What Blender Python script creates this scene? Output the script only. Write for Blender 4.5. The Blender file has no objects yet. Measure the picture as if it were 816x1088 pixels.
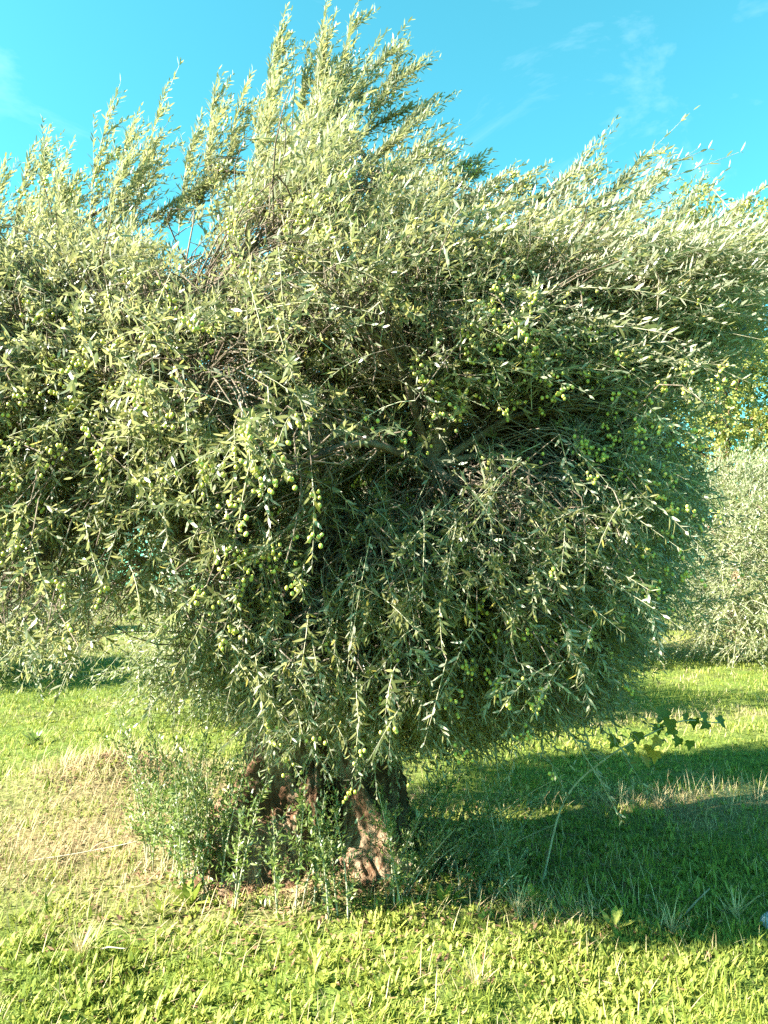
import bpy, math, random
import numpy as np
from mathutils import Vector

random.seed(7)
rng = np.random.default_rng(11)
SC = bpy.context.scene
COL = SC.collection
CAM_H, PITCH, FPX = 1.55, math.radians(5.5), 790.0
TX, TY = -0.28, 4.30                                   # where the old olive stands
SUN_AZ, SUN_EL = math.radians(17), math.radians(33)
TO_SUN = np.array([-math.cos(SUN_AZ)*math.cos(SUN_EL), -math.sin(SUN_AZ)*math.cos(SUN_EL), math.sin(SUN_EL)])

def U(a, b, n=None): return rng.uniform(a, b, n)
def nrm(v): return v/np.maximum(np.linalg.norm(v, axis=-1, keepdims=True), 1e-9)

def at(px, py, Y):
    """world point seen at photo pixel (816x1088) at distance Y along the ground axis"""
    u, v = (px-408)/FPX, -(py-544)/FPX
    dy, dz = math.cos(PITCH)-v*math.sin(PITCH), math.sin(PITCH)+v*math.cos(PITCH)
    s = Y/dy
    return np.array([u*s, Y, CAM_H+dz*s])

# ---------------------------------------------------------------- noise
def _h(ix, iy, iz, seed):
    n = (ix*374761393+iy*668265263+iz*2147483647+seed*1274126177) & 0xffffffff
    n = ((n ^ (n >> 13))*1274126177) & 0xffffffff
    return ((n ^ (n >> 16)) & 0xffff)/65535.0
def vnoise(p, seed=0):
    p = np.asarray(p, float); i = np.floor(p).astype(np.int64); f = p-i; f = f*f*(3-2*f)
    r = 0
    for dx in (0, 1):
        for dy in (0, 1):
            for dz in (0, 1):
                w = (f[..., 0] if dx else 1-f[..., 0])*(f[..., 1] if dy else 1-f[..., 1])*(f[..., 2] if dz else 1-f[..., 2])
                r = r+w*_h(i[..., 0]+dx, i[..., 1]+dy, i[..., 2]+dz, seed)
    return r
def fbm(p, seed=0, o=3):
    r, a, s = 0, .5, 0
    for k in range(o):
        r = r+a*vnoise(np.asarray(p)*2**k, seed+k); s += a; a *= .5
    return r/s
def n2(x, y, sc, seed=0, o=3): return fbm(np.stack([x*sc, y*sc, np.zeros_like(x)+.5], -1), seed, o)

# ---------------------------------------------------------------- mesh helpers
class MB:
    """collects vertices and faces of ONE mesh"""
    def __init__(s): s.v, s.f, s.r, s.n = [], [], [], 0
    def add(s, verts, faces, r=None):
        verts = np.asarray(verts, float).reshape(-1, 3)
        for f in faces: s.f.append(np.asarray(f, np.int64)+s.n)
        s.v.append(verts)
        s.r.append(np.full(len(verts), .5) if r is None else np.asarray(r, float).reshape(-1))
        s.n += len(verts)
    def mesh(s, name, mat, smooth=True):
        me = bpy.data.meshes.new(name)
        v = np.concatenate(s.v); nf = sum(len(f) for f in s.f)
        me.vertices.add(len(v)); me.vertices.foreach_set('co', v.astype(np.float32).ravel())
        loops = np.concatenate([f.ravel() for f in s.f])
        tot = np.concatenate([np.full(len(f), f.shape[1]) for f in s.f])
        st = np.concatenate([[0], np.cumsum(tot)[:-1]])
        me.loops.add(len(loops)); me.loops.foreach_set('vertex_index', loops.astype(np.int32))
        me.polygons.add(nf); me.polygons.foreach_set('loop_start', st.astype(np.int32))
        me.polygons.foreach_set('use_smooth', np.full(nf, smooth))
        me.update(calc_edges=True); me.validate()
        a = me.attributes.new('rnd', 'FLOAT', 'POINT')
        a.data.foreach_set('value', np.concatenate(s.r).astype(np.float32))
        for m in (mat if isinstance(mat, (list, tuple)) else [mat]): me.materials.append(m)
        return me
    def build(s, name, mat, parent=None, smooth=True, origin=None):
        if origin is not None: s.v = [v-np.asarray(origin) for v in s.v]
        return link(name, s.mesh(name, mat, smooth), parent, origin)
def link(name, me, parent=None, loc=None):
    o = bpy.data.objects.new(name, me); COL.objects.link(o)
    if parent: o.parent = parent
    if loc is not None: o.location = loc
    return o
def tag(o, label=None, cat=None, group=None, kind=None):
    for k, v in (('label', label), ('category', cat), ('group', group), ('kind', kind)):
        if v: o[k] = v
    return o
def empty(name, loc, rz=0):
    o = bpy.data.objects.new(name, None); COL.objects.link(o)
    o.location = loc; o.rotation_euler.z = rz; o.empty_display_size = .2
    return o

def add_leaves(mb, P, D, N, L, W, r, curve=.12, shape=((.32, .5), (.7, .4))):
    """one small bent blade per row: base P, direction D, upper side N"""
    n = len(P)
    if n == 0: return
    D = nrm(D); N = nrm(N-np.sum(N*D, -1, keepdims=True)*D); S = np.cross(D, N)
    L = np.broadcast_to(L, (n,))[:, None]; W = np.broadcast_to(W, (n,))[:, None]
    c = np.broadcast_to(curve, (n,))[:, None]
    (t1, w1), (t2, w2) = shape
    def st(t): return P+D*L*t-N*L*c*t*t
    a, b = st(t1), st(t2)
    V = np.stack([P, a+S*W*w1, a-S*W*w1, b+S*W*w2, b-S*W*w2, st(1)], 1)
    i = np.arange(n)[:, None]*6
    mb.add(V, [i+np.array([[0, 1, 2]]), i+np.array([[3, 5, 4]]), i+np.array([[1, 3, 4, 2]])], np.repeat(r, 6))

def add_tubes(mb, P, R, sides=3, r=None):
    """P (S,K,3) paths with radii R (S,K)"""
    S, K, _ = P.shape
    T = np.gradient(P, axis=1); T = nrm(T)
    ref = np.where(np.abs(T[..., 2:3]) > .9, np.array([1., 0, 0]), np.array([0, 0, 1.]))
    A = nrm(np.cross(T, ref)); B = np.cross(T, A)
    th = np.arange(sides)*2*math.pi/sides
    V = P[:, :, None, :]+R[:, :, None, None]*(A[:, :, None, :]*np.cos(th)[:, None]+B[:, :, None, :]*np.sin(th)[:, None])
    idx = np.arange(S*K*sides).reshape(S, K, sides); nx = np.roll(idx, -1, axis=2)
    F = np.stack([idx[:, :-1], nx[:, :-1], nx[:, 1:], idx[:, 1:]], -1).reshape(-1, 4)
    mb.add(V, [F], None if r is None else np.repeat(r, K*sides))

def spline(pts, n):
    """Catmull-Rom through pts, n samples"""
    p = np.asarray(pts, float); p = np.vstack([2*p[0]-p[1], p, 2*p[-1]-p[-2]])
    m = len(p)-3; t = np.linspace(0, m-1e-6, n); i = t.astype(int); f = (t-i)[:, None]
    a, b, c, d = p[i], p[i+1], p[i+2], p[i+3]
    return .5*(2*b+(c-a)*f+(2*a-5*b+4*c-d)*f*f+(3*b-a-3*c+d)*f**3)

def gnarl_tube(mb, pts, r0, r1, n=24, sides=10, amp=.14, seed=0, power=1.0):
    """a bark-covered limb: uneven tube along a spline"""
    p = spline(pts, n); t = np.linspace(0, 1, n)
    p = p+(np.stack([fbm(np.stack([t*6, t*0+k*9.1, t*0+seed], -1), seed+k) for k in range(3)], -1)-.5)*r0*1.3*np.minimum(1, t*4)[:, None]
    T = nrm(np.gradient(p, axis=0)); A = nrm(np.cross(T, np.array([.3, .9, .1]))); B = np.cross(T, A)
    th = np.linspace(0, 2*math.pi, sides, endpoint=False)
    R = (r0+(r1-r0)*t**power)[:, None]*(1+amp*2*(fbm(np.stack([np.cos(th)[None]*1.7+0*t[:, None], np.sin(th)[None]*1.7+0*t[:, None], t[:, None]*7+0*th[None]+seed*3.3], -1), seed)-.5))
    V = p[:, None]+R[..., None]*(A[:, None]*np.cos(th)[:, None]+B[:, None]*np.sin(th)[:, None])
    idx = np.arange(n*sides).reshape(n, sides); nx = np.roll(idx, -1, 1)
    F = np.stack([idx[:-1], nx[:-1], nx[1:], idx[1:]], -1).reshape(-1, 4)
    mb.add(V, [F, idx[-1][None, :]])
    return p

# ---------------------------------------------------------------- materials
def ramp(nt, fac, stops):
    n = nt.nodes.new('ShaderNodeValToRGB'); e = n.color_ramp.elements
    while len(e) < len(stops): e.new(.5)
    for k, (p, c) in enumerate(stops): e[k].position = p; e[k].color = (*c, 1)
    nt.links.new(fac, n.inputs[0]); return n.outputs[0]
def leaf_mat(name, stops, under=None, rough=.45, trans=.3, tcol=None, spec=.5):
    """thin leaf: coloured by a per-leaf number, light passes through it"""
    m = bpy.data.materials.new(name); m.use_nodes = True; nt = m.node_tree; nd, lk = nt.nodes, nt.links
    nd.clear(); out = nd.new('ShaderNodeOutputMaterial')
    at_ = nd.new('ShaderNodeAttribute'); at_.attribute_name = 'rnd'
    col = ramp(nt, at_.outputs['Fac'], stops)
    pb = nd.new('ShaderNodeBsdfPrincipled'); pb.inputs['Roughness'].default_value = rough
    pb.inputs['Specular IOR Level'].default_value = spec
    base = col
    if under:
        g = nd.new('ShaderNodeNewGeometry'); mx = nd.new('ShaderNodeMix'); mx.data_type = 'RGBA'
        uc = ramp(nt, at_.outputs['Fac'], under)
        lk.new(g.outputs['Backfacing'], mx.inputs['Factor']); lk.new(col, mx.inputs[6]); lk.new(uc, mx.inputs[7])
        base = mx.outputs[2]
    lk.new(base, pb.inputs['Base Color'])
    tr = nd.new('ShaderNodeBsdfTranslucent')
    if tcol: lk.new(ramp(nt, at_.outputs['Fac'], tcol), tr.inputs['Color'])
    else: lk.new(col, tr.inputs['Color'])
    ms = nd.new('ShaderNodeMixShader'); ms.inputs[0].default_value = trans
    lk.new(pb.outputs[0], ms.inputs[1]); lk.new(tr.outputs[0], ms.inputs[2]); lk.new(ms.outputs[0], out.inputs[0])
    return m
def bark_mat(name, c0, c1, c2, scale=9, stretch=.22, bump=.9):
    m = bpy.data.materials.new(name); m.use_nodes = True; nt = m.node_tree; nd, lk = nt.nodes, nt.links
    pb = nd['Principled BSDF']; pb.inputs['Roughness'].default_value = .9; pb.inputs['Specular IOR Level'].default_value = .15
    tc = nd.new('ShaderNodeTexCoord'); mp = nd.new('ShaderNodeMapping'); mp.inputs['Scale'].default_value = (1, 1, stretch)
    lk.new(tc.outputs['Object'], mp.inputs[0])
    n1 = nd.new('ShaderNodeTexNoise'); n1.inputs['Scale'].default_value = scale; n1.inputs['Detail'].default_value = 8; n1.inputs['Roughness'].default_value = .7
    n1.inputs['Distortion'].default_value = .8
    lk.new(mp.outputs[0], n1.inputs['Vector'])
    n3 = nd.new('ShaderNodeTexNoise'); n3.inputs['Scale'].default_value = 3.1; n3.inputs['Detail'].default_value = 5
    lk.new(tc.outputs['Object'], n3.inputs['Vector'])
    a = nd.new('ShaderNodeMath'); a.operation = 'MULTIPLY_ADD'; a.inputs[1].default_value = .45
    lk.new(n3.outputs['Fac'], a.inputs[0])
    b = nd.new('ShaderNodeMath'); b.operation = 'MULTIPLY'; b.inputs[1].default_value = .6
    lk.new(n1.outputs['Fac'], b.inputs[0]); lk.new(b.outputs[0], a.inputs[2])
    lk.new(ramp(nt, a.outputs[0], [(.36, c0), (.5, c1), (.66, c2)]), pb.inputs['Base Color'])
    bp = nd.new('ShaderNodeBump'); bp.inputs['Strength'].default_value = bump; bp.inputs['Distance'].default_value = .045
    lk.new(n1.outputs['Fac'], bp.inputs['Height']); lk.new(bp.outputs[0], pb.inputs['Normal'])
    return m

M = {}
M['olive_leaf'] = leaf_mat('olive_leaf', [(0, (.048, .062, .020)), (.5, (.105, .117, .043)), (.85, (.155, .160, .062)), (1, (.30, .25, .06))],
    under=[(0, (.26, .265, .18)), (.6, (.35, .35, .25)), (1, (.42, .41, .28))], rough=.33, trans=.42, tcol=[(0, (.265, .285, .105)), (.8, (.385, .385, .16)), (1, (.55, .46, .12))])
M['olive_leaf_far'] = leaf_mat('olive_leaf_far', [(0, (.08, .095, .032)), (.6, (.13, .145, .055)), (1, (.19, .20, .075))],
    under=[(0, (.28, .31, .19)), (1, (.38, .40, .26))], rough=.42, trans=.22, tcol=[(0, (.24, .31, .07)), (1, (.38, .42, .1))])
M['yellow_leaf'] = leaf_mat('yellow_leaf', [(0, (.15, .18, .04)), (.5, (.25, .27, .06)), (1, (.40, .36, .08))], rough=.5, trans=.4)
M['sucker_leaf'] = leaf_mat('sucker_leaf', [(0, (.07, .10, .02)), (.6, (.13, .165, .04)), (1, (.2, .22, .07))],
    under=[(0, (.2, .24, .14)), (1, (.3, .33, .2))], rough=.42, trans=.25, tcol=[(0, (.15, .26, .04)), (1, (.25, .34, .06))])
M['grass'] = leaf_mat('grass', [(0, (.11, .16, .022)), (.5, (.21, .25, .035)), (.85, (.31, .32, .06)), (1, (.44, .38, .14))], rough=.55, trans=.42, spec=.3)
M['weed'] = leaf_mat('weed', [(0, (.14, .19, .03)), (.5, (.25, .29, .05)), (1, (.38, .39, .09))], rough=.6, trans=.42, spec=.25)
M['dry'] = leaf_mat('dry', [(0, (.24, .165, .085)), (.5, (.46, .36, .19)), (1, (.62, .53, .31))], rough=.8, trans=.25, spec=.2)
M['litter'] = leaf_mat('litter', [(0, (.09, .05, .03)), (.6, (.2, .115, .06)), (1, (.34, .23, .13))], rough=.8, trans=.08, spec=.2)
M['vine_green'] = leaf_mat('vine_green', [(0, (.08, .12, .012)), (1, (.14, .18, .02))], rough=.5, trans=.38)
M['vine_yellow'] = leaf_mat('vine_yellow', [(0, (.30, .22, .03)), (1, (.42, .28, .03))], rough=.5, trans=.35)
M['bark'] = bark_mat('bark', (.022, .012, .007), (.15, .078, .042), (.46, .34, .22), scale=19, stretch=.3, bump=1.0)
M['bark_grey'] = bark_mat('bark_grey', (.06, .045, .033), (.17, .13, .095), (.30, .25, .19), scale=14)
M['twig'] = bark_mat('twig', (.17, .15, .10), (.32, .30, .20), (.44, .41, .28), scale=20, bump=.2)
M['stick'] = bark_mat('stick', (.16, .12, .08), (.28, .23, .17), (.4, .34, .26), scale=25, bump=.3)
M['stone'] = bark_mat('stone', (.13, .18, .21), (.20, .26, .30), (.28, .33, .36), scale=12, stretch=1, bump=.4)
def olive_mat():
    m = bpy.data.materials.new('olive_fruit'); m.use_nodes = True; nt = m.node_tree; nd, lk = nt.nodes, nt.links
    pb = nd['Principled BSDF']; pb.inputs['Roughness'].default_value = .38
    oi = nd.new('ShaderNodeAttribute'); oi.attribute_name = 'rnd'
    n = nd.new('ShaderNodeTexNoise'); n.inputs['Scale'].default_value = 60
    g = nd.new('ShaderNodeNewGeometry'); lk.new(g.outputs['Position'], n.inputs['Vector'])
    a = nd.new('ShaderNodeMath'); a.operation = 'MULTIPLY_ADD'; a.inputs[1].default_value = .3
    lk.new(n.outputs['Fac'], a.inputs[0]); lk.new(oi.outputs['Fac'], a.inputs[2])
    lk.new(ramp(nt, a.outputs[0], [(.1, (.36, .35, .06)), (.6, (.50, .46, .10)), (1, (.60, .53, .16))]), pb.inputs['Base Color'])
    pb.inputs['Subsurface Weight'].default_value = 0
    return m
M['olive'] = olive_mat()

# ---------------------------------------------------------------- ground
def gh(x, y):
    """height of the ground"""
    x = np.asarray(x, float); y = np.asarray(y, float)
    h = (n2(x, y, .55, 3)-.5)*.10+(n2(x, y, 2.3, 5)-.5)*.05
    h = h+(n2(x, y, 4.2, 9)-.5)*.075*(y < 14)
    h = h+.10*np.exp(-((x-TX)**2+(y-TY)**2)/.7)
    h = h+.16*np.exp(-((x+2.15)**2/.35+(y-6.1)**2/.3))
    return h*np.clip(1.2-np.hypot(x, y-5)/60, .2, 1)
def blob(x, y, cx, cy, rx, ry): return np.exp(-(((x-cx)/rx)**2+((y-cy)/ry)**2))
def dryness(x, y):
    """0 green, 1 straw"""
    d = (n2(x, y, .9, 21)-.42)*1.1
    d = d+1.0*blob(x, y, -1.9, 4.7, 1.5, .85)+.8*blob(x, y, -2.1, 6.1, .9, .6)+.35*blob(x, y, -1.2, 4.0, .6, .4)
    d = d+.75*blob(x, y, 2.5, 5.45, 1.9, .33)+.5*blob(x, y, 3.4, 9.0, 2, .8)+.5*blob(x, y, .75, 3.75, .5, .25)
    d = d+.4*blob(x, y, -.85, 3.35, .5, .35)
    d = d+1.6*np.clip(n2(x, y, 2.0, 25)-.56, 0, 1)
    d = d-.28*(y < 3.5)-.2*((y > 6.6) & (y < 15))+.35*(y > 16)
    return np.clip(d, 0, 1)
def under_tree(x, y): return np.exp(-((np.hypot(x-TX, (y-TY)*1.1))/.75)**4)

def make_ground():
    ax = np.concatenate([[-260, -120, -60, -30, -16], np.linspace(-10, 10, 261), [16, 30, 60, 120, 260]])
    ay = np.concatenate([[-60, -25, -10, -4, 0], np.linspace(1, 18, 221), [20, 24, 30, 40, 60, 100, 180, 300]])
    X, Y = np.meshgrid(ax, ay); Z = gh(X, Y)
    mb = MB(); n, m = X.shape
    idx = np.arange(n*m).reshape(n, m)
    F = np.stack([idx[:-1, :-1], idx[:-1, 1:], idx[1:, 1:], idx[1:, :-1]], -1).reshape(-1, 4)
    mb.add(np.stack([X, Y, Z], -1), [F], np.maximum(dryness(X, Y)*.75, under_tree(X, Y)).ravel())
    m_ = bpy.data.materials.new('soil'); m_.use_nodes = True; nt = m_.node_tree; nd, lk = nt.nodes, nt.links
    pb = nd['Principled BSDF']; pb.inputs['Roughness'].default_value = .95; pb.inputs['Specular IOR Level'].default_value = .1
    tc = nd.new('ShaderNodeTexCoord'); a = nd.new('ShaderNodeAttribute'); a.attribute_name = 'rnd'
    n1 = nd.new('ShaderNodeTexNoise'); n1.inputs['Scale'].default_value = 22; n1.inputs['Detail'].default_value = 8
    lk.new(tc.outputs['Object'], n1.inputs['Vector'])
    g = ramp(nt, n1.outputs['Fac'], [(.3, (.05, .075, .015)), (.6, (.10, .14, .025)), (.8, (.17, .17, .06))])
    d = ramp(nt, n1.outputs['Fac'], [(.3, (.10, .065, .038)), (.55, (.20, .14, .08)), (.75, (.33, .25, .14))])
    mx = nd.new('ShaderNodeMix'); mx.data_type = 'RGBA'
    lk.new(a.outputs['Fac'], mx.inputs['Factor']); lk.new(g, mx.inputs[6]); lk.new(d, mx.inputs[7]); lk.new(mx.outputs[2], pb.inputs['Base Color'])
    bp = nd.new('ShaderNodeBump'); bp.inputs['Strength'].default_value = .8; bp.inputs['Distance'].default_value = .04
    lk.new(n1.outputs['Fac'], bp.inputs['Height']); lk.new(bp.outputs[0], pb.inputs['Normal'])
    tag(mb.build('ground', m_), kind='structure')

def scatter(n, y0, y1, pw=1.0):
    """ground points, denser close by"""
    u = U(0, 1, n)
    Y = y0*(y1/y0)**(u**pw)
    X = U(-1, 1, n)*(Y*.56+.7)
    return X, Y
def blades(mb, X, Y, h, w, tilt, r, shape=((.3, .5), (.7, .36)), curve=.25):
    n = len(X); P = np.stack([X, Y, gh(X, Y)-.006], -1)
    a = U(0, 2*math.pi, n); s = np.abs(rng.normal(0, tilt, n))
    D = np.stack([np.cos(a)*np.sin(s), np.sin(a)*np.sin(s), np.cos(s)], -1)
    N = np.stack([-np.cos(a)*np.cos(s), -np.sin(a)*np.cos(s), np.sin(s)], -1)
    # the blade's upper side faces its own tip's lean
    add_leaves(mb, P, D, N, h, w, r, curve=curve*U(.3, 1.6, n), shape=shape)

def make_cover():
    # grass
    mb = MB()
    X, Y = scatter(180000, 1.7, 34, 1.0)
    keep = (U(0, 1, len(X)) > dryness(X, Y)*.82) & (U(0, 1, len(X)) > under_tree(X, Y)*.93)
    X, Y = X[keep], Y[keep]; n = len(X)
    far = np.maximum(1, Y/5.0)
    tall = .35+.6*n2(X, Y, 1.6, 31)+1.5*np.clip(n2(X, Y, 5.5, 33)-.42, 0, 1)*2
    h = U(.03, .085, n)*tall*np.maximum(1, Y/9)**.35; w = U(.003, .0055, n)*far
    r = np.clip(n2(X, Y, 1.1, 41)*.7+rng.normal(0.12, .17, n), 0, 1)
    h = h*np.where(Y < 4, .72, 1)
    blades(mb, X, Y, h, w, .5, r)
    tag(mb.build('grass', M['grass']), 'short bright green grass growing all over the orchard floor', 'grass', kind='stuff')
    # broad leaved low weeds, rosettes
    mb = MB()
    X, Y = scatter(36000, 1.7, 11, 1.4)
    lush = n2(X, Y, 1.4, 51)
    keep = (U(0, 1, len(X)) < np.clip((lush-.34)*4, .06, 1)) & (U(0, 1, len(X)) > dryness(X, Y)*.9) & (U(0, 1, len(X)) > under_tree(X, Y))
    X, Y = X[keep], Y[keep]
    k = 8; rnd_ = np.repeat(U(0, 1, len(X)) < .5, k); ptc = np.repeat(n2(X, Y, 1.7, 55)-.5, k); sz = np.repeat(U(.45, 1.2, len(X))*(.55+1.0*n2(X, Y, 4.5, 57)), k); rr = np.repeat(U(.1, .9, len(X)), k)
    X = np.repeat(X, k)+rng.normal(0, .012, len(X)*k); Y = np.repeat(Y, k)+rng.normal(0, .012, len(Y)*k); n = len(X)
    blades(mb, X, Y, np.where(rnd_, U(.02, .042, n), U(.025, .065, n))*sz, np.where(rnd_, U(.011, .019, n), U(.0055, .011, n))*sz, .85, np.clip(rr+ptc*1.2+rng.normal(0, .15, n), 0, 1), shape=((.35, .42), (.72, .5)), curve=.32)
    tag(mb.build('low_weeds', M['weed']), 'lush lime green broad leaved weeds carpeting the sunny ground', 'weeds', kind='stuff')
    # dry straw
    mb = MB()
    X, Y = scatter(150000, 1.7, 22, 1.0)
    keep = U(0, 1, len(X)) < dryness(X, Y)**1.3*.95+.05+.25*np.clip(n2(X, Y, 2.2, 67)-.5, 0, 1)
    X, Y = X[keep], Y[keep]; n = len(X)
    heap = .45+1.1*n2(X, Y, 5., 63)+1.0*blob(X, Y, -2.15, 6.1, .6, .5)+.9*blob(X, Y, 2.6, 5.45, 1.6, .3)
    blades(mb, X, Y, U(.05, .14, n)*heap, U(.002, .0042, n)*np.maximum(1, Y/5), 1.0, np.clip(n2(X, Y, 2.5, 61)*.8+rng.normal(.1, .2, n), 0, 1))
    tag(mb.build('dry_grass', M['dry']), 'straw coloured dry grass lying in patches between the green', 'dry grass', kind='stuff')
    # litter below the tree
    mb = MB(); n = 9000
    a = U(0, 2*math.pi, n); d = np.abs(rng.normal(0, .75, n))+.2
    X, Y = TX+np.cos(a)*d*1.25, TY+np.sin(a)*d
    X[:1800] = -2.15+rng.normal(0, .3, 1800); Y[:1800] = 6.0+rng.normal(0, .28, 1800); X[1800:2600] = U(-2.6, -.6, 800); Y[1800:2600] = U(3.9, 5.4, 800)
    P = np.stack([X, Y, gh(X, Y)+U(.002, .02, n)], -1)
    D = nrm(np.stack([np.cos(a*7), np.sin(a*7), rng.normal(0, .3, n)], -1)); N = nrm(np.stack([rng.normal(0, .4, n), rng.normal(0, .4, n), np.ones(n)], -1))
    add_leaves(mb, P, D, N, U(.025, .05, n), U(.007, .014, n), U(0, 1, n), curve=U(-.3, .4, n))
    tag(mb.build('leaf_litter', M['litter']), 'brown fallen leaves lying around the foot of the old tree', 'leaf litter', kind='stuff')

# ---------------------------------------------------------------- olive shoots
def shoots_to_mesh(mb_leaf, mb_twig, B, D, L, bend, K=15, leaf=(.040, .062), width=(.0085, .0128), bias=None, tone=None, drop=.17, rad=.0016):
    """leafy shoots: leaves in opposite pairs along a bent stem"""
    S = len(B)
    t = np.linspace(.06, 1, K)[None, :, None]+U(-.02, .02, (S, K, 1))
    P = B[:, None]+D[:, None]*L[:, None, None]*t+bend[:, None]*L[:, None, None]*t*t
    T = nrm(D[:, None]+2*bend[:, None]*t)
    ref = nrm(rng.normal(0, 1, (S, 1, 3))); A = nrm(np.cross(T, ref)); Bn = np.cross(T, A)
    ph = (np.arange(K)*math.pi/2)[None, :, None]+U(0, 6.3, (S, 1, 1))+rng.normal(0, .3, (S, K, 1))
    rad_dir = A*np.cos(ph)+Bn*np.sin(ph)
    ts = t[..., 0]
    for sgn in (1, -1):
        rd = rad_dir*sgn+rng.normal(0, .36, (S, K, 3))
        op = (.95-.35*ts)[..., None]*U(.75, 1.25, (S, K, 1))
        d = nrm(T*.75+rd*op)
        if bias is not None: d = nrm(d+bias[:, None])
        nn = T*1.0-rd*.5+np.array([0, 0, .55])+rng.normal(0, .28, (S, K, 3))
        ll = U(leaf[0]*.85, leaf[1]*1.08, (S, K))*(1-.35*ts**3)*(.75+.25*np.minimum(1, ts*4))
        ww = U(width[0], width[1], (S, K))*(1-.3*ts**3)
        tn = np.broadcast_to((U(.1, .75, S) if tone is None else tone)[:, None], (S, K))+rng.normal(0, .13, (S, K))
        tn = np.where(U(0, 1, (S, K)) < .022, 1., np.clip(tn, 0, .9))
        ok = U(0, 1, (S, K)) > drop
        add_leaves(mb_leaf, P[ok], d[ok], nn[ok], ll[ok], ww[ok], tn[ok], curve=rng.normal(.1, .12, ok.sum()))
    tt = np.linspace(0, 1, 5)[None, :, None]
    SP = B[:, None]+D[:, None]*L[:, None, None]*tt+bend[:, None]*L[:, None, None]*tt*tt
    add_tubes(mb_twig, SP, rad*(1.25-.85*tt[..., 0])*np.ones((S, 1)), 3)
    return P

def poly_d(pts, poly):
    """inside?, distance to the outline"""
    x, y = pts[:, 0], pts[:, 1]; ins = np.zeros(len(pts), bool); dm = np.full(len(pts), 1e9)
    for a, b in zip(poly, np.roll(poly, -1, 0)):
        c = ((a[1] > y) != (b[1] > y)) & (x < (b[0]-a[0])*(y-a[1])/(b[1]-a[1]+1e-12)+a[0]); ins ^= c
        ab = b-a; t = np.clip(((pts-a)@ab)/(ab@ab), 0, 1); dm = np.minimum(dm, np.linalg.norm(pts-(a+t[:, None]*ab), axis=1))
    return ins, dm

OUTLINE = [(-60, 310), (-40, 255), (0, 250), (60, 258), (110, 262), (160, 290), (220, 290), (250, 270), (285, 220), (320, 180), (375, 175), (430, 205), (470, 240), (510, 262), (560, 285), (620, 290),
           (680, 288), (740, 282), (830, 268), (845, 272), (800, 312), (745, 395), (722, 490), (712, 570), (690, 640), (660, 705), (630, 745), (560, 775), (500, 790), (430, 815),
           (360, 805), (290, 780), (240, 745), (190, 735), (155, 715), (135, 665), (105, 700), (80, 725), (0, 725), (-50, 690), (-90, 600), (-100, 400)]
HOLES = [(205, 268, .18), (235, 402, .18), (190, 235, .13), (500, 205, .10), (140, 690, .20), (760, 450, .25), (205, 665, .10), (390, 185, .11), (10, 240, .10), (290, 245, .12)]

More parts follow.
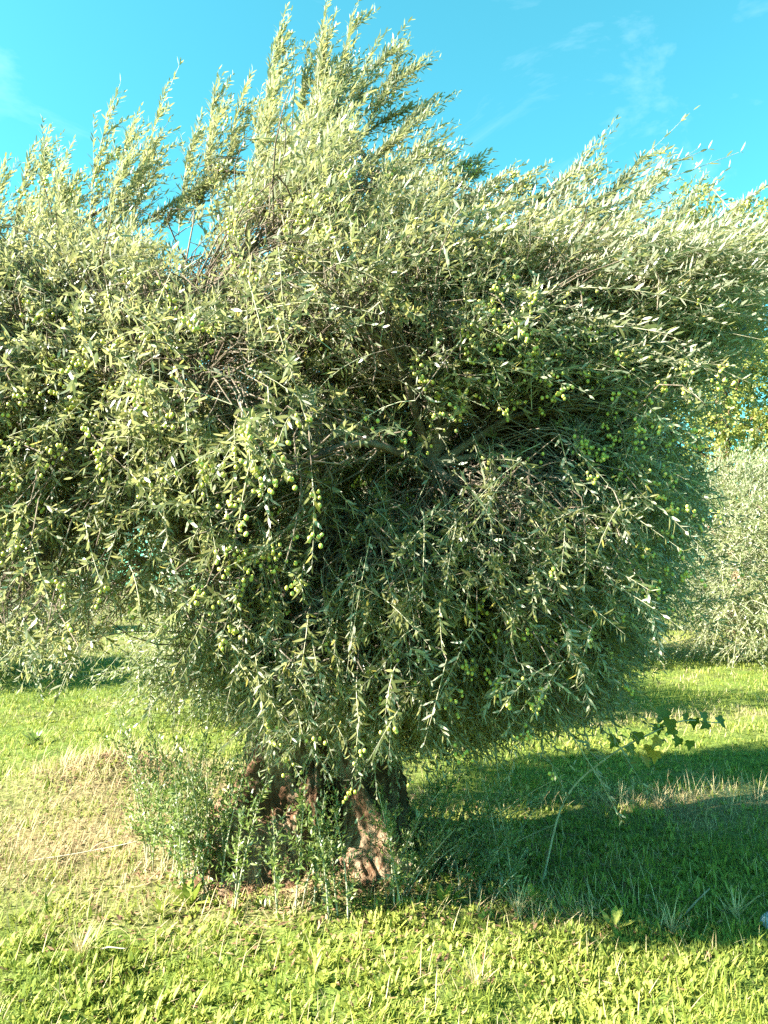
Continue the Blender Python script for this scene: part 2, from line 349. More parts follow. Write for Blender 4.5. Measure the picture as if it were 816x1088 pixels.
def main_tree():
    root = empty('olive_tree', (TX, TY, 0))
    tag(root, 'large bushy old olive tree laden with green fruit, filling most of the view', 'olive tree')
    O = np.array([TX, TY, 0.])
    poly = np.array([at(px, py, TY)[[0, 2]] for px, py in OUTLINE])
    lo, hi = poly.min(0), poly.max(0)
    # --- shoot bases in the swollen outline
    n = 230000
    q = np.stack([U(lo[0], hi[0], n), U(lo[1], hi[1], n)], -1); ins, d = poly_d(q, poly); q, d = q[ins], d[ins]
    f = np.minimum(d/1.25, 1); T = 1.62*np.sqrt(np.clip(1-(1-f)**2, .004, 1))
    T = T*np.clip(.55+.45*(q[:, 1]-.6)/1.0, .55, 1)*(1-.35*np.clip((q[:, 1]-3.0)/1.8, 0, 1))
    T0 = T.copy(); bul = .42*np.exp(-((q[:, 0]+.45)/.5)**2-((q[:, 1]-1.9)/.9)**2)-.10*np.exp(-((q[:, 0]-.75)/.55)**2-((q[:, 1]-2.3)/.8)**2)
    front = U(0, 1, len(q)) < .66
    s = U(0, 1, len(q))**.5*np.where(front, -1, 1)
    s = np.where((U(0, 1, len(q)) < .22) & (q[:, 1] > 1.5), U(-.75, .75, len(q)), s)
    B = np.stack([q[:, 0], TY+s*(T+np.where(front, bul*np.minimum(1, T), 0)), q[:, 1]], -1)
    keep = fbm(B*np.array([2.0, 2.0, 2.4]), 77, 3) > .445+.06*rng.normal(0, 1, len(B))
    for px, py, rr in HOLES:                                   # thin places where the sky or the field shows through
        c0, c1 = at(px, py, 2.4), at(px, py, 6.4); ax = nrm(c1-c0)
        v = B-c0; dist = np.linalg.norm(v-(v@ax)[:, None]*ax, axis=1)
        keep &= ~((dist < rr) & (U(0, 1, len(B)) < .93))
    wv = B[:, 1]-.306*B[:, 0]; keep &= ~((wv > 4.50) & (wv < 5.10) & (B[:, 2] < 3.9) & (U(0, 1, len(B)) < .93))     # open lane between the front and rear boughs
    for p0, rr in (((-.62, 3.92, .40), .24), ((-.12, 3.72, .30), .15), ((-.45, 4.0, 1.0), .14)):        # gaps that let the low sun reach the trunk
        v = B-np.array(p0); t_ = v@TO_SUN; keep &= ~((t_ > 0) & (np.linalg.norm(v-t_[:, None]*TO_SUN, axis=1) < rr) & (U(0, 1, len(B)) < .9))
    keep &= np.hypot(B[:, 0]-TX, B[:, 1]-TY) > np.where(B[:, 2] < 1.6, .45, 0)
    keep &= ~((B[:, 0] > .75) & (B[:, 1] > 4.5) & (B[:, 2] < 3.2) & (U(0, 1, len(B)) < .5))
    keep &= ~((B[:, 0] < -.8) & (B[:, 2] < 1.8) & (U(0, 1, len(B)) < .62))
    B = B[keep]; B = B[:13000]
    f1 = np.stack([U(-1.3, 1.5, 1900), U(5.25, 5.95, 1900), U(1.7, 3.7, 1900)], -1); f2 = np.stack([U(-.25, 1.35, 1300), U(3.05, 4.0, 1300), U(1.5, 3.3, 1300)], -1)
    f1 = f1[f1[:, 1]-.306*f1[:, 0] > 5.12]
    B = np.concatenate([B, f1, f2[fbm(f2*2.2, 78, 2) > .42]]); S = len(B)
    dc = np.stack([B[:, 0]-TX, (B[:, 1]-TY)*1.2, np.zeros(S)], -1); outw = nrm(dc)
    up = np.clip((B[:, 2]-1.9)/1.6, 0, 1)[:, None]
    rt = np.clip((B[:, 0]-.2)/1.3, 0, 1)[:, None]*np.clip((B[:, 2]-2.0)/.8, 0, 1)[:, None]
    D = outw*.6*(1-.5*up)+np.array([.30, -.05, .95])*up+np.array([0, 0, -.28])*(1-up)+np.array([.6, 0, .1])*rt+rng.normal(0, .48, (S, 3))
    D = nrm(D)
    L = U(.18, .40, S)*(1+.25*up[:, 0]+.5*rt[:, 0])
    bend = np.array([0, 0, -.32])*(1-up)+np.array([.28, 0, -.06])*up+np.array([.15, 0, 0])*rt+rng.normal(0, .1, (S, 3))
    # pull each base back so that the shoot ends about where the base was drawn
    B = B-(D+bend)*L[:, None]*.6
    # --- tall tufts above the outline (base and tip, drawn in the photo, each at its own distance)
    tufts = [(140, 250, 192, 66, 4.2), (95, 235, 128, 88, 4.1), (165, 250, 270, 150, 4.3), (225, 220, 232, 75, 4.2), (240, 190, 266, 82, 4.3), (285, 170, 305, 6, 4.2), (275, 210, 300, 60, 4.0),
             (345, 160, 350, -12, 4.2), (355, 150, 384, -8, 4.3), (340, 130, 345, 30, 4.1), (372, 120, 437, 20, 4.2), (390, 140, 430, 62, 4.3), (400, 170, 470, 100, 4.2), (410, 190, 492, 148, 4.1),
             (470, 230, 545, 182, 4.2), (500, 240, 580, 180, 4.3), (560, 270, 655, 126, 4.3), (590, 280, 640, 160, 4.2), (600, 280, 733, 120, 4.3), (640, 280, 715, 165, 4.4), (680, 290, 772, 180, 4.3),
             (640, 300, 700, 190, 4.1), (720, 290, 812, 200, 4.3), (740, 310, 850, 215, 4.3), (15, 260, 38, 152, 4.2), (45, 255, 54, 136, 4.3), (-10, 260, 5, 168, 4.2), (70, 250, 66, 160, 4.0),
             (115, 240, 150, 120, 4.4), (190, 250, 215, 118, 4.1), (320, 150, 328, 60, 4.3), (450, 220, 520, 175, 4.4), (540, 260, 610, 180, 4.4), (300, 190, 365, 60, 3.9), (380, 190, 455, 120, 3.9)]
    tufts = tufts+[(b0+U(-30, 30), b1+U(-5, 40), t0+U(-22, 34), t1+U(15, 60), Y+U(-.2, .3)) for b0, b1, t0, t1, Y in tufts for _ in (0,)]
    tb, td, tl, tbend, tside = [], [], [], [], []
    for bx, by, tx, ty, Y in tufts:
        a, b = at(bx, by, Y), at(tx, ty, Y+.05*rng.normal()); v = b-a; ln = np.linalg.norm(v); v = v/ln
        tbv = np.array([.16, 0, -.05]); d0 = v-tbv
        tb.append(a); td.append(d0); tl.append(ln); tbend.append(tbv); tside.append(False)
        for k in range(int(6+ln*16)):
            t = U(.02, .72); p = a+d0*ln*t+tbv*ln*t*t
            side = nrm(v*1.0+rng.normal(0, .28, 3)+np.array([.2, 0, 0]))
            tb.append(p); td.append(side); tl.append(U(.14, .32)*(1.1-.4*t)); tbend.append(np.array([.15, 0, 0])+rng.normal(0, .08, 3)); tside.append(True)
    crown, tw = MB(), MB()
    # small upright spray of long leaves hanging low on the left, and trailing sprigs at the hem
    hem = []
    for k in range(760):
        px = U(-40, 690); Y = U(2.75, 3.9); py = np.interp(px, [-40, 90, 130, 200, 300, 420, 520, 640, 700], [640, 660, 560, 650, 700, 725, 700, 670, 600])+U(-130, 30)
        hem.append((at(px, py, Y), nrm(np.array([rng.normal(0, .8), rng.normal(-.2, .7), -.55])), U(.12, .28), np.array([rng.normal(0, .15), 0, -.25])))
    for k in range(120):
        hem.append((at(U(270, 520), U(660, 770), U(3.2, 3.75)), nrm(np.array([rng.normal(0, .6), rng.normal(-.1, .4), -.8])), U(.14, .3), np.array([rng.normal(0, .15), 0, -.2])))
    for k in range(110):
        hem.append((at(U(275, 470), U(690, 775), U(2.95, 3.5)), nrm(np.array([rng.normal(0, .7), rng.normal(-.1, .5), -.7])), U(.12, .28), np.array([rng.normal(0, .15), 0, -.25])))
    for k in range(70):                                        # loose sprays that break the right-hand edge
        hem.append((at(U(620, 735), U(370, 660), U(3.9, 4.8)), nrm(np.array([.8, rng.normal(-.1, .3), rng.normal(.05, .45)])), U(.22, .5), np.array([.1, 0, rng.normal(-.15, .12)])))
    for k in range(18):
        hem.append((at(U(690, 800), U(300, 420), U(4.0, 4.7)), nrm(np.array([.6, rng.normal(-.1, .3), rng.normal(-.25, .4)])), U(.2, .42), np.array([.1, 0, rng.normal(-.25, .12)])))
    for k in range(90):
        hem.append((at(U(430, 655), U(690, 765), U(3.3, 4.1)), nrm(np.array([rng.normal(.15, .5), rng.normal(-.1, .4), -.8])), U(.16, .36), np.array([rng.normal(.1, .15), 0, -.15])))
    for px, py in ((165, 700), (185, 690), (205, 680), (220, 695), (195, 710), (235, 690), (175, 725)):
        hem.append((at(px, py, 3.5), nrm(np.array([rng.normal(0, .3), -.2, -.8])), .3, np.array([0, 0, -.1])))
    for px, py, tx, ty in ((560, 720, 660, 870), (600, 700, 650, 790), (540, 740, 600, 840), (610, 690, 690, 745), (470, 740, 500, 850), (580, 740, 575, 820)):
        a, b = at(px, py, 3.3), at(tx, ty, 3.15); ln = np.linalg.norm(b-a); hem.append((a, (b-a)/ln+np.array([0, 0, .25]), ln, np.array([0, 0, -.25])))
    allB = np.concatenate([B, np.array(tb), np.array([h[0] for h in hem])]); allD = np.concatenate([D, np.array(td), np.array([h[1] for h in hem])])
    allL = np.concatenate([L, np.array(tl), np.array([h[2] for h in hem])]); allb = np.concatenate([bend, np.array(tbend), np.array([h[3] for h in hem])])
    hi_ = np.clip((allB[:, 2]-2.0)/1.5, 0, 1)[:, None]
    bias = np.array([.22, 0, .30])*hi_+np.array([0, 0, -.12])*(1-hi_)
    tone = np.clip(-.1+1.1*fbm(allB*1.6, 91)+rng.normal(0, .2, len(allB)), 0, .88)
    side_ = np.concatenate([np.zeros(S, bool), np.array(tside), np.zeros(len(hem), bool)])
    lng = allL > .47
    nodes = shoots_to_mesh(crown, tw, allB[~lng]-O, allD[~lng], allL[~lng], allb[~lng], 13, bias=bias[~lng], tone=tone[~lng])
    shoots_to_mesh(crown, tw, allB[lng]-O, allD[lng], allL[lng], allb[lng], 26, leaf=(.052, .074), width=(.0105, .0150), bias=bias[lng], tone=tone[lng], rad=.0026)
    crown.build('crown', M['olive_leaf'], root)
    tw.build('twigs', M['twig'], root)
    # --- trunk: fluted, hollowed, flaring into roots
    nz, na = 170, 260
    z = np.linspace(-.15, 1.35, nz)[:, None]; th = np.linspace(0, 2*math.pi, na, endpoint=False)[None]
    prof = np.interp(z, [-.15, 0, .12, .3, .55, .8, 1.1, 1.35], [.74, .67, .58, .48, .39, .33, .33, .28])
    flute = .13*np.cos(3*th+.6+z*.8)+.09*np.cos(5*th-1.3+z*1.5)+.06*np.cos(8*th+z*2.2+.4)
    c = np.stack([np.cos(th)+0*z, np.sin(th)+0*z, z*1.1+0*th], -1)
    flute = flute*np.clip(1.25-.5*z, .5, 1.4)+.75*(fbm(c*3.0, 131, 4)-.5)+.42*(fbm(c*np.array([8, 8, 4.]), 139, 3)-.5)-.16*np.abs(2*fbm(c*np.array([17, 17, 5.]), 151, 3)-1)**.6
    def dent(a0, z0, wa, wz, dep):
        da = (th-a0+math.pi) % (2*math.pi)-math.pi
        return dep*np.exp(-(da/wa)**2-((z-z0)/wz)**2)
    A = math.radians
    hollow = dent(A(-72), .55, .22, .30, .75)+dent(A(-95), .12, .22, .16, .30)+dent(A(-128), .3, .16, .22, .30)+dent(A(-30), .25, .2, .3, .25)
    bulge = dent(A(-100), .36, .2, .12, .18)+dent(A(-150), .25, .3, .2, .2)+dent(A(-60), .16, .25, .14, .2)
    R = prof*np.clip(1+flute-hollow+bulge, .22, 2)
    cx = -.02-.10*z; V = np.stack([cx+R*np.cos(th)*1.0, .02*z+R*.88*np.sin(th), z+0*th], -1)
    mb = MB(); idx = np.arange(nz*na).reshape(nz, na); nx = np.roll(idx, -1, 1)
    mb.add(V, [np.stack([idx[:-1], nx[:-1], nx[1:], idx[1:]], -1).reshape(-1, 4), idx[-1][None]])
    mb.build('trunk', M['bark'], root)
    # --- limbs, with the branches that carry the shoots
    limbs = [([(-.18, 0, .95), (-.5, -.1, 1.55), (-1.1, -.2, 2.1), (-1.9, -.2, 2.7)], .13, .035), ([(-.15, .1, .95), (-.55, .5, 1.7), (-1.2, .9, 2.6)], .12, .035),
             ([(-.1, 0, 1.0), (-.02, .1, 2.0), (.1, .1, 3.0), (.25, 0, 4.0)], .13, .03), ([(.05, 0, .95), (.5, -.1, 1.6), (1.2, 0, 2.2), (1.9, .1, 2.9)], .14, .035),
             ([(.05, .1, .95), (.6, .6, 1.8), (1.3, .9, 2.7)], .12, .03), ([(0, -.12, .95), (.2, -.5, 1.6), (.5, -.9, 2.1)], .11, .03), ([(-.2, -.12, .95), (-.42, -.5, 1.6), (-.8, -.95, 2.2)], .11, .03)]
    lm, lp = [], []
    for k, (p, r0, r1) in enumerate(limbs):
        mb = MB(); lp.append(gnarl_tube(mb, p, r0, r1, 26, 12, .2, 200+k)); lm.append(mb)
    # group the shoots into boughs
    base = allB-O; C = base[rng.choice(len(base), 210, replace=False)]
    for it in range(6):
        lab = np.argmin(((base[:, None]-C[None])**2).sum(-1), 1)
        C = np.stack([base[lab == k].mean(0) if (lab == k).any() else C[k] for k in range(len(C))])
    for k in range(len(C)):
        best = min(((np.linalg.norm(P_[j]-C[k])+.25*(P_[j, 2] > C[k, 2]+.3), li, j) for li, P_ in enumerate(lp) for j in range(5, len(P_), 2)), key=lambda q_: q_[0])
        _, li, j = best; a = lp[li][j]; mid = (a+C[k])/2+np.array([0, 0, .12*np.linalg.norm(C[k]-a)])+rng.normal(0, .05, 3)
        bp = gnarl_tube(lm[li], [a, mid, C[k]], .022, .008, 9, 6, .1, 300+k)
        sel = (lab == k) & ~side_; mem = base[sel]
        if not len(mem): continue
        jn = rng.integers(3, 9, len(mem)); a = bp[jn]; t = np.linspace(0, 1, 5)[None, :, None]
        sag = rng.normal(0, .07, (len(mem), 1, 3))+np.array([0, 0, .05])
        path = a[:, None]*(1-t)+mem[:, None]*t+sag*4*t*(1-t)
        add_tubes(lm[li], path, np.broadcast_to(.0048-.0028*t[..., 0], (len(mem), 5)), 4)
    for mb in lm: mb.build('limb', M['bark_grey'], root)
    # --- fruit, in loose bunches along the shoots
    cand = nodes.reshape(-1, 3)+O
    gx, gz = np.floor((cand[:, 0]/cand[:, 1]+2)/.022).astype(int), np.floor(((cand[:, 2]-CAM_H)/cand[:, 1]+2)/.022).astype(int)
    key = gx*1000+gz; fr = np.full(key.max()+1, 99.); np.minimum.at(fr, key, cand[:, 1])
    w = np.clip(fbm(cand*2.3, 401, 2)-.43, 0, 1)*np.where(cand[:, 1] < fr[key]+.22, 1, .05)*np.where(cand[:, 2] > 4.5, .3, 1)
    w = w*(1+2.2*np.exp(-((cand[:, 0]+.38)/.3)**2)+2.5*np.exp(-((cand[:, 0]-.85)/.3)**2-((cand[:, 2]-1.9)/.45)**2))
    pk = cand[rng.choice(len(cand), 950, replace=False, p=w/w.sum())]
    op, orr = [], []
    for p in pk:
        tone_ = U(.05, .6)
        for k in range(rng.integers(2, 7)):
            op.append(p+np.array([rng.normal(0, .016), rng.normal(0, .016), -.012-abs(rng.normal(0, .028))])); orr.append(np.clip(tone_+rng.normal(0, .12), 0, .8))
    op, orr = np.array(op), np.array(orr); m = len(op)
    ss = U(.0058, .0080, m)
    us, vs = 9, 7
    ph = np.linspace(0, math.pi, vs); tq = np.linspace(0, 2*math.pi, us, endpoint=False)
    SV = np.array([[math.sin(a)*math.cos(b), math.sin(a)*math.sin(b), 1.22*math.cos(a)] for a in ph for b in tq])
    idx = np.arange(us*vs).reshape(vs, us); nx = np.roll(idx, -1, 1); SF = np.stack([idx[1:], nx[1:], nx[:-1], idx[:-1]], -1) if False else np.stack([idx[1:], nx[1:], nx[:-1], idx[:-1]], -1)
    SF = SF.reshape(-1, 4)
    # which fruit show largest: in frame and close
    u_ = op[:, 0]/op[:, 1]; inframe = (np.abs(u_) < .5) & (op[:, 1] > 2)
    order = np.argsort(np.where(inframe, op[:, 1], 99)); near, rest = order[:100], order[100:]
    mb = MB(); mb.add(SV, [SF]); ome = [None]*4
    for k in range(4):
        mb = MB(); mb.add(SV, [SF], np.full(len(SV), .1+.18*k)); ome[k] = mb.mesh('olive', M['olive'])
    for i in near:
        o = link('olive', ome[min(3, int(orr[i]/.2))], root, Vector(op[i]-O)); o.scale = (ss[i],)*3
        o.rotation_euler = (rng.normal(0, .35), rng.normal(0, .35), U(0, 6))
    mb = MB()
    V = op[rest][:, None]-O+SV[None]*ss[rest][:, None, None]
    F = (np.arange(len(rest))*len(SV))[:, None, None]+SF[None]
    mb.add(V, [F.reshape(-1, 4)], np.repeat(orr[rest], len(SV)))
    tag(mb.build('olives', M['olive'], root), kind='stuff')
    # --- suckers sprouting from the foot
    def sucker(px, Y, h, lean, dense=1.0):
        x = (px-408)/FPX*Y; b = np.array([x, Y, float(gh(x, Y))-.02])-O
        d = nrm(np.array([lean, rng.normal(-.05, .08), 1.])); bd = np.array([rng.normal(lean*.5, .1), rng.normal(0, .06), -.05])
        mbs = MB(); t = np.linspace(0, 1, 7)[None, :, None]
        add_tubes(mbs, b+d*h*t+bd*h*t*t, .0042*(1.1-.8*t[..., 0]), 5)
        st = mbs.build('sucker', M['twig'], root)
        mf = MB(); t2 = U(.1, .85, int(13*h/.6)+2)
        sb = b+d*h*t2[:, None]+bd*h*t2[:, None]**2; k = len(sb)
        sd = nrm(d+rng.normal(0, .65, (k, 3))+np.array([0, 0, .2]))
        B2 = np.vstack([b[None]+d*h*.12, sb]); D2 = np.vstack([d[None], sd]); L2 = np.concatenate([[h*.9], U(.06, .24, k)]); b2 = np.vstack([bd[None], np.zeros((k, 3))])
        tmp = MB()
        shoots_to_mesh(mf, tmp, B2[:1], D2[:1], L2[:1], b2[:1], int(26*h/.6*dense)+4, leaf=(.026, .046), width=(.008, .013), drop=.25)
        shoots_to_mesh(mf, tmp, B2[1:], D2[1:], L2[1:], b2[1:], 9, leaf=(.024, .042), width=(.0075, .012), drop=.2)
        mbt = tmp; mbt.f = mbt.f; 
        mf.build('foliage', M['sucker_leaf'], st)
    for k in range(28): sucker(U(165, 258), U(3.75, 4.3), U(.4, 1.0), rng.normal(0, .1))
    for k in range(16): sucker(U(250, 430), U(3.5, 3.75), U(.3, .75), rng.normal(.02, .1), .7)
    for k in range(30): sucker(U(410, 540), U(3.7, 4.3), U(.2, .6), U(-.1, .5))
    for k in range(3): sucker(U(450, 520), U(3.8, 4.3), U(.4, .7), U(.5, 1.1), .4)
    return root

# ---------------------------------------------------------------- the trees behind
def bg_olive_meshes(seed, n=1500, h=4.6, r=3.0):
    crown, tw = MB(), MB()
    lobes = [(0, 0, h*.55, r*.75, r*.75, h*.36), (-r*.5, -r*.3, h*.2, r*.5, r*.45, h*.17), (r*.3, -r*.55, h*.2, r*.5, r*.4, h*.17)]
    for k in range(9):
        a = k*2.4+U(-.3, .3); lobes.append((math.cos(a)*r*.55, math.sin(a)*r*.55, U(h*.30, h*.66), r*U(.36, .5), r*U(.36, .5), h*U(.2, .3)))
    B, D = [], []
    for k in range(n):
        cx, cy, cz, rx, ry, rz = lobes[rng.integers(len(lobes))]
        v = nrm(rng.normal(0, 1, 3)); s = U(.25, 1.)**.5
        p = np.array([cx+v[0]*rx*s, cy+v[1]*ry*s, cz+v[2]*rz*s]); p[2] = max(p[2], .35)
        up = np.clip((p[2]-h*.4)/(h*.35), 0, 1)
        d = nrm(np.array([v[0], v[1], 0])*.6*(1-.5*up)+np.array([.3, 0, 1.])*up+np.array([0, 0, -.25])*(1-up)+rng.normal(0, .5, 3))
        B.append(p); D.append(d)
    B, D = np.array(B), np.array(D)
    keep = fbm(B*1.1, seed, 2) > .36; B, D = B[keep], D[keep]; S = len(B)
    L = U(.35, .75, S); up = np.clip((B[:, 2]-h*.4)/(h*.35), 0, 1)[:, None]
    bend = np.array([.2, 0, -.05])*up+np.array([0, 0, -.2])*(1-up)
    shoots_to_mesh(crown, tw, B, D, L, bend, 12, leaf=(.07, .105), width=(.017, .026), drop=.1, rad=.004,
                   bias=np.array([.15, 0, .25])*up+np.array([0, 0, -.2])*(1-up))
    tr = MB(); gnarl_tube(tr, [(0, 0, -.2), (.05, 0, .6), (-.05, .05, 1.3), (0, 0, 2.0)], .32, .16, 24, 14, .3, seed+1)
    for k in range(6):
        a = k*1.05+.3; gnarl_tube(tr, [(0, 0, 1.0+.12*k), (math.cos(a)*.7, math.sin(a)*.7, 2.0), (math.cos(a)*1.5, math.sin(a)*1.5, h*.62)], .12, .025, 14, 8, .15, seed+2+k)
    return crown.mesh('crown', M['olive_leaf_far']), tr.mesh('trunk', M['bark_grey']), tw.mesh('twigs', M['twig'])

def bg_trees():
    var = [bg_olive_meshes(501, n=8000), bg_olive_meshes(541, n=5500)]
    spots = [  # x, y, scale, turn, variant, label
        (9.0, 15.2, 1.08, .4, 0, 'pale silvery olive tree in full sun with drooping skirt at right of the grass strip'),
        (2.9, 16.0, .98, 2.1, 1, 'shaded olive tree half hidden behind the right side of the big tree'),
        (-.8, 9.6, .78, 4.0, 1, 'smaller olive tree standing directly behind the big tree trunk'),
        (-8.3, 12.8, 1.0, 1.2, 1, 'dim olive tree seen through the gap under the left boughs'),
        (-3.0, 24.0, .95, 5.2, 1, 'farther olive tree glimpsed under the left half of the big crown'),
        (4.5, 25.5, .95, .9, 1, 'olive tree in the far row behind the shaded one'),
        (12.5, 26.0, 1.0, 3.3, 1, 'olive tree in the far row behind the pale silvery one'),
        (-12.0, 24.5, 1.0, 2.7, 1, 'olive tree in the far row at the left edge of the orchard'),
    ]
    for x, y, s, rz, v, lab in spots:
        r = tag(empty('olive_tree', (x, y, float(gh(x, y))), 0), lab, 'olive tree', 'olive trees of the orchard behind')
        r.scale = (s,)*3
        for nm, me in zip(('crown', 'trunk', 'twigs'), var[v]): link(nm, me, r)
    # tall autumn-yellow tree
    r = tag(empty('yellow_tree', (10.6, 22.5, 0)), 'tall tree with yellowing autumn leaves and brown trunk beyond the olives', 'tree')
    cr, tr = MB(), MB()
    gnarl_tube(tr, [(0, 0, -.2), (.1, 0, 2.5), (-.1, .1, 6), (.15, 0, 9.5), (0, 0, 12)], .34, .05, 40, 14, .2, 611)
    B = []
    for k in range(34):
        a = k*2.4; z0 = 2.4+k*.28; ln = U(1.6, 2.9)*(1.15-.4*(z0-3)/9.0); e = np.array([math.cos(a)*ln, math.sin(a)*ln, z0+ln*.75])
        p = gnarl_tube(tr, [(0, 0, z0), (e*.5+np.array([0, 0, z0*.5+.05])), e], .075, .012, 10, 6, .1, 620+k)
        for j in range(170):
            t = rng.integers(3, 10); B.append(p[t]+rng.normal(0, .38, 3))
    B = np.array(B); S = len(B); D = nrm(rng.normal(0, 1, (S, 3))+np.array([0, 0, -.2]))
    tmp = MB(); shoots_to_mesh(cr, tmp, B, D, U(.25, .5, S), rng.normal(0, .1, (S, 3)), 7, leaf=(.08, .13), width=(.05, .085), tone=np.clip(fbm(B*.8, 71)+rng.normal(0, .15, S), 0, .9), rad=.004)
    cr.build('crown', M['yellow_leaf'], r); tr.build('trunk', M['bark'], r)

# ---------------------------------------------------------------- small things
def small_things():
    # grape vine shoot
    base = at(575, 905, 4.0); base[2] = float(gh(base[0], 4.0))
    r = tag(empty('vine_shoot', base), 'trailing vine shoot with dark lobed leaves, some yellow, over the grass at right', 'vine')
    tip = at(764, 768, 3.9)
    pts = [(0, 0, 0), at(600, 850, 4.0)-base, at(645, 805, 3.97)-base, at(690, 780, 3.95)-base, at(725, 766, 3.92)-base, tip-base]
    mb = MB(); p = spline(pts, 30); add_tubes(mb, p[None], np.linspace(.0065, .003, 30)[None], 5); mb.build('stem', M['twig'], r)
    out = [(0, 0), (-.30, -.12), (-.52, .05), (-.42, .22), (-.56, .50), (-.30, .50), (-.20, .62), (-.12, .85), (0, 1.08), (.13, .84), (.21, .62), (.31, .50), (.55, .48), (.42, .22), (.50, .04), (.30, -.12)]
    def leafmesh(mat):
        m2 = MB(); V = np.array([(x, y, -.12*y*y-.25*abs(x)+.04*math.sin(9*x+4*y)) for x, y in out]+[(0, .35, 0)])
        F = np.array([[len(out), i, (i+1) % len(out)] for i in range(len(out))]); m2.add(V, [F], U(0, 1, len(V))); return m2.mesh('leaf', mat)
    g, y = leafmesh(M['vine_green']), leafmesh(M['vine_yellow'])
    sp = [(655, 792, 0), (668, 800, 0), (678, 786, 0), (690, 800, 1), (700, 792, 1), (684, 812, 1), (700, 778, 0), (712, 772, 0), (717, 782, 0), (727, 766, 0), (738, 772, 0), (746, 765, 0), (752, 776, 0), (762, 770, 0), (706, 762, 0), (733, 795, 0), (722, 792, 0), (672, 815, 0), (696, 806, 1)]
    for px, py, c in sp:
        o = link('leaf', y if c else g, r, Vector(at(px, py-8, 3.94+rng.normal(0, .04))-base)); s = U(.05, .078); o.scale = (s, s, s)
        o.rotation_euler = (math.radians(-105)+rng.normal(0, .35), rng.normal(0, .5), rng.normal(0, .5)+math.pi*0)
        if c: o['label'] = 'yellowed vine leaf'
    # dry sticks
    def stick(a, b, Y0, Y1, rad, lab, fork=False):
        p0, p1 = at(*a, Y0), at(*b, Y1); z0 = float(gh(p0[0], p0[1])); p0[2] = z0+.01; 
        mb = MB(); q = gnarl_tube(mb, [p0, (p0+p1)/2+rng.normal(0, .012, 3), p1], rad, rad*.5, 16, 7, .2, int(a[0]))
        if fork: gnarl_tube(mb, [q[8], q[8]+np.array([.05, 0, .04]), q[8]+np.array([.13, .02, .05])], rad*.6, rad*.3, 8, 5, .1, 5)
        tag(mb.build('stick', M['stick'], origin=p0), lab, 'stick', 'dry sticks lying in the grass')
    stick((722, 976), (754, 944), 3.62, 3.72, .006, 'bare pale stick poking up at a slant from the shaded grass')
    stick((30, 905), (150, 893), 4.28, 4.3, .0038, 'thin dry stick lying almost level on the straw at left', True)
    stick((108, 990), (134, 1008), 3.3, 3.2, .004, 'short bleached stick in the lime green weeds at lower left')
    # stone
    c = at(822, 972, 3.55); c[2] = float(gh(c[0], c[1]))
    nz, na = 14, 22; ph = np.linspace(0, math.pi, nz)[:, None]; th = np.linspace(0, 2*math.pi, na, endpoint=False)[None]
    d = np.stack([np.sin(ph)*np.cos(th), np.sin(ph)*np.sin(th), np.cos(ph)+0*th], -1)
    V = d*(.85+.35*fbm(d*1.6+7, 811)[..., None])*np.array([.065, .055, .045])+np.array([0, 0, .02])
    mb = MB(); idx = np.arange(nz*na).reshape(nz, na); nx = np.roll(idx, -1, 1); mb.add(V, [np.stack([idx[1:], nx[1:], nx[:-1], idx[:-1]], -1).reshape(-1, 4)])
    tag(mb.build('stone', M['stone'], origin=None), 'pale blue grey stone lying in shaded grass at the right edge', 'stone').location = c
    # single plants that stand out of the cover
    def plant(px, Y, n, ln, wd, lab, mat='weed', tilt=.7, grp='broad leaved plants among the grass', shape=((.35, .42), (.72, .5))):
        x = (px-408)/FPX*Y; b = np.array([x, Y, float(gh(x, Y))]); mb = MB(); a = np.arange(n)*2.4+rng.normal(0, .9, n); s = U(.05, tilt+.45, n)
        D = np.stack([np.cos(a)*np.sin(s), np.sin(a)*np.sin(s), np.cos(s)], -1); N = np.stack([-np.cos(a)*np.cos(s), -np.sin(a)*np.cos(s), np.sin(s)], -1)
        add_leaves(mb, np.zeros((n, 3))+rng.normal(0, .008, (n, 3)), D, N, U(ln*(.7 if n < 40 else .25), ln, n), U(wd*.7, wd, n), U(.3, .9, n), curve=U(.2, .45, n), shape=shape)
        o = tag(mb.build('weed_plant', M[mat]), lab, 'weed', grp); o.location = b
    plant(212, 3.72, 11, .15, .045, 'large leaved bright green weed at the foot of the left suckers')
    plant(182, 3.6, 9, .11, .03, 'smaller bright weed just left of the large leaved one')
    plant(640, 3.55, 10, .12, .04, 'bright weed on the shadow edge below the slanting stick')
    plant(560, 3.75, 12, .13, .028, 'narrow leaved green weed in shade right of the trunk')
    plant(45, 7.4, 60, .19, .028, 'dark green leafy bush in the sunlit grass at far left', 'sucker_leaf', 1.0)
    plant(470, 3.68, 12, .13, .03, 'green weed with upright leaves beside the right hand suckers')
    for px, Y, lab in ((545, 3.62, 'tuft of dry seed stalks beneath the drooping right sprigs'), (700, 3.5, 'pale dry tuft at the shadow edge, right of the middle'), (765, 3.62, 'pale dry tuft beside the blue grey stone'),
                       (100, 3.25, 'dead straw tuft among lime weeds at lower left'), (690, 5.4, 'dry tuft in the sunny strip below the vine shoot'), (500, 2.95, 'grey dry tuft low in the foreground weeds')):
        plant(px, Y, 45, .19, .004, lab, 'dry', .3, 'tufts of dead grass', ((.3, .5), (.7, .36)))

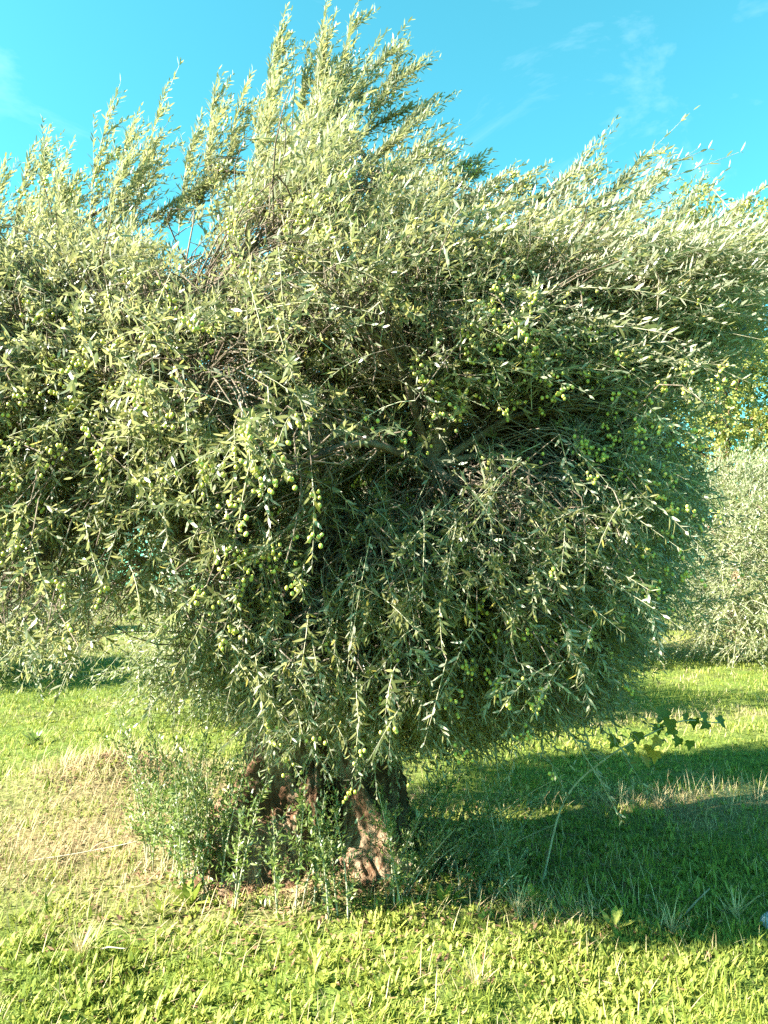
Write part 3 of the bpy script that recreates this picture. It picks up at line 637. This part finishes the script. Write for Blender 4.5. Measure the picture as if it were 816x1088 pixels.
# ---------------------------------------------------------------- light, sky, camera
def light():
    w = bpy.data.worlds.new('World'); SC.world = w; w.use_nodes = True; nt = w.node_tree; nd, lk = nt.nodes, nt.links
    bg = nd['Background']; bg.inputs[1].default_value = .064
    sky = nd.new('ShaderNodeTexSky'); sky.sky_type = 'NISHITA'; sky.sun_disc = False
    sky.sun_elevation = SUN_EL; sky.sun_rotation = math.atan2(TO_SUN[0], TO_SUN[1])
    sky.ozone_density = 1.5; sky.air_density = 1.0; sky.dust_density = .6
    tint = nd.new('ShaderNodeMix'); tint.data_type = 'RGBA'; tint.blend_type = 'MULTIPLY'; tint.inputs['Factor'].default_value = 1
    tint.inputs[7].default_value = (.32, 1.03, .80, 1); lk.new(sky.outputs[0], tint.inputs[6])
    # faint cirrus wisps
    tc = nd.new('ShaderNodeTexCoord'); mp = nd.new('ShaderNodeMapping'); mp.inputs['Scale'].default_value = (3.2, 3.2, 7.5); mp.inputs['Rotation'].default_value = (0, .35, 0)
    lk.new(tc.outputs['Generated'], mp.inputs[0])
    nz = nd.new('ShaderNodeTexNoise'); nz.inputs['Scale'].default_value = 1.4; nz.inputs['Detail'].default_value = 7; nz.inputs['Roughness'].default_value = .6; nz.inputs['Distortion'].default_value = .6
    lk.new(mp.outputs[0], nz.inputs['Vector'])
    f = ramp(nt, nz.outputs['Fac'], [(.56, (0, 0, 0)), (.8, (.24, .24, .24))])
    cl = nd.new('ShaderNodeMix'); cl.data_type = 'RGBA'; lk.new(f, cl.inputs['Factor']); lk.new(tint.outputs[2], cl.inputs[6]); cl.inputs[7].default_value = (3.6, 4.4, 4.8, 1)
    lk.new(cl.outputs[2], bg.inputs[0])
    s = bpy.data.lights.new('sun', 'SUN'); s.energy = 5; s.angle = math.radians(.53); s.color = (1, .94, .83)
    so = bpy.data.objects.new('sun', s); COL.objects.link(so)
    so.rotation_mode = 'QUATERNION'; so.rotation_quaternion = Vector(TO_SUN).to_track_quat('Z', 'Y')
    c = bpy.data.cameras.new('camera'); co = bpy.data.objects.new('camera', c); COL.objects.link(co)
    c.sensor_fit = 'VERTICAL'; c.sensor_height = 36; c.lens = 36*FPX/1088; c.clip_end = 2000; c.clip_start = .05
    co.location = (0, 0, CAM_H); co.rotation_euler = (math.pi/2+PITCH, 0, 0); SC.camera = co
    v = SC.view_settings; v.view_transform = 'Standard'; v.look = 'None'; v.gamma = 1; v.exposure = 2.88; v.use_curve_mapping = False
    cy = SC.cycles; cy.max_bounces = 7; cy.diffuse_bounces = 6; cy.glossy_bounces = 2; cy.transmission_bounces = 4; cy.transparent_max_bounces = 4
    cy.use_denoising = False; cy.caustics_reflective = False; cy.caustics_refractive = False; cy.sample_clamp_indirect = 4

make_ground(); make_cover(); main_tree(); bg_trees(); small_things(); light()
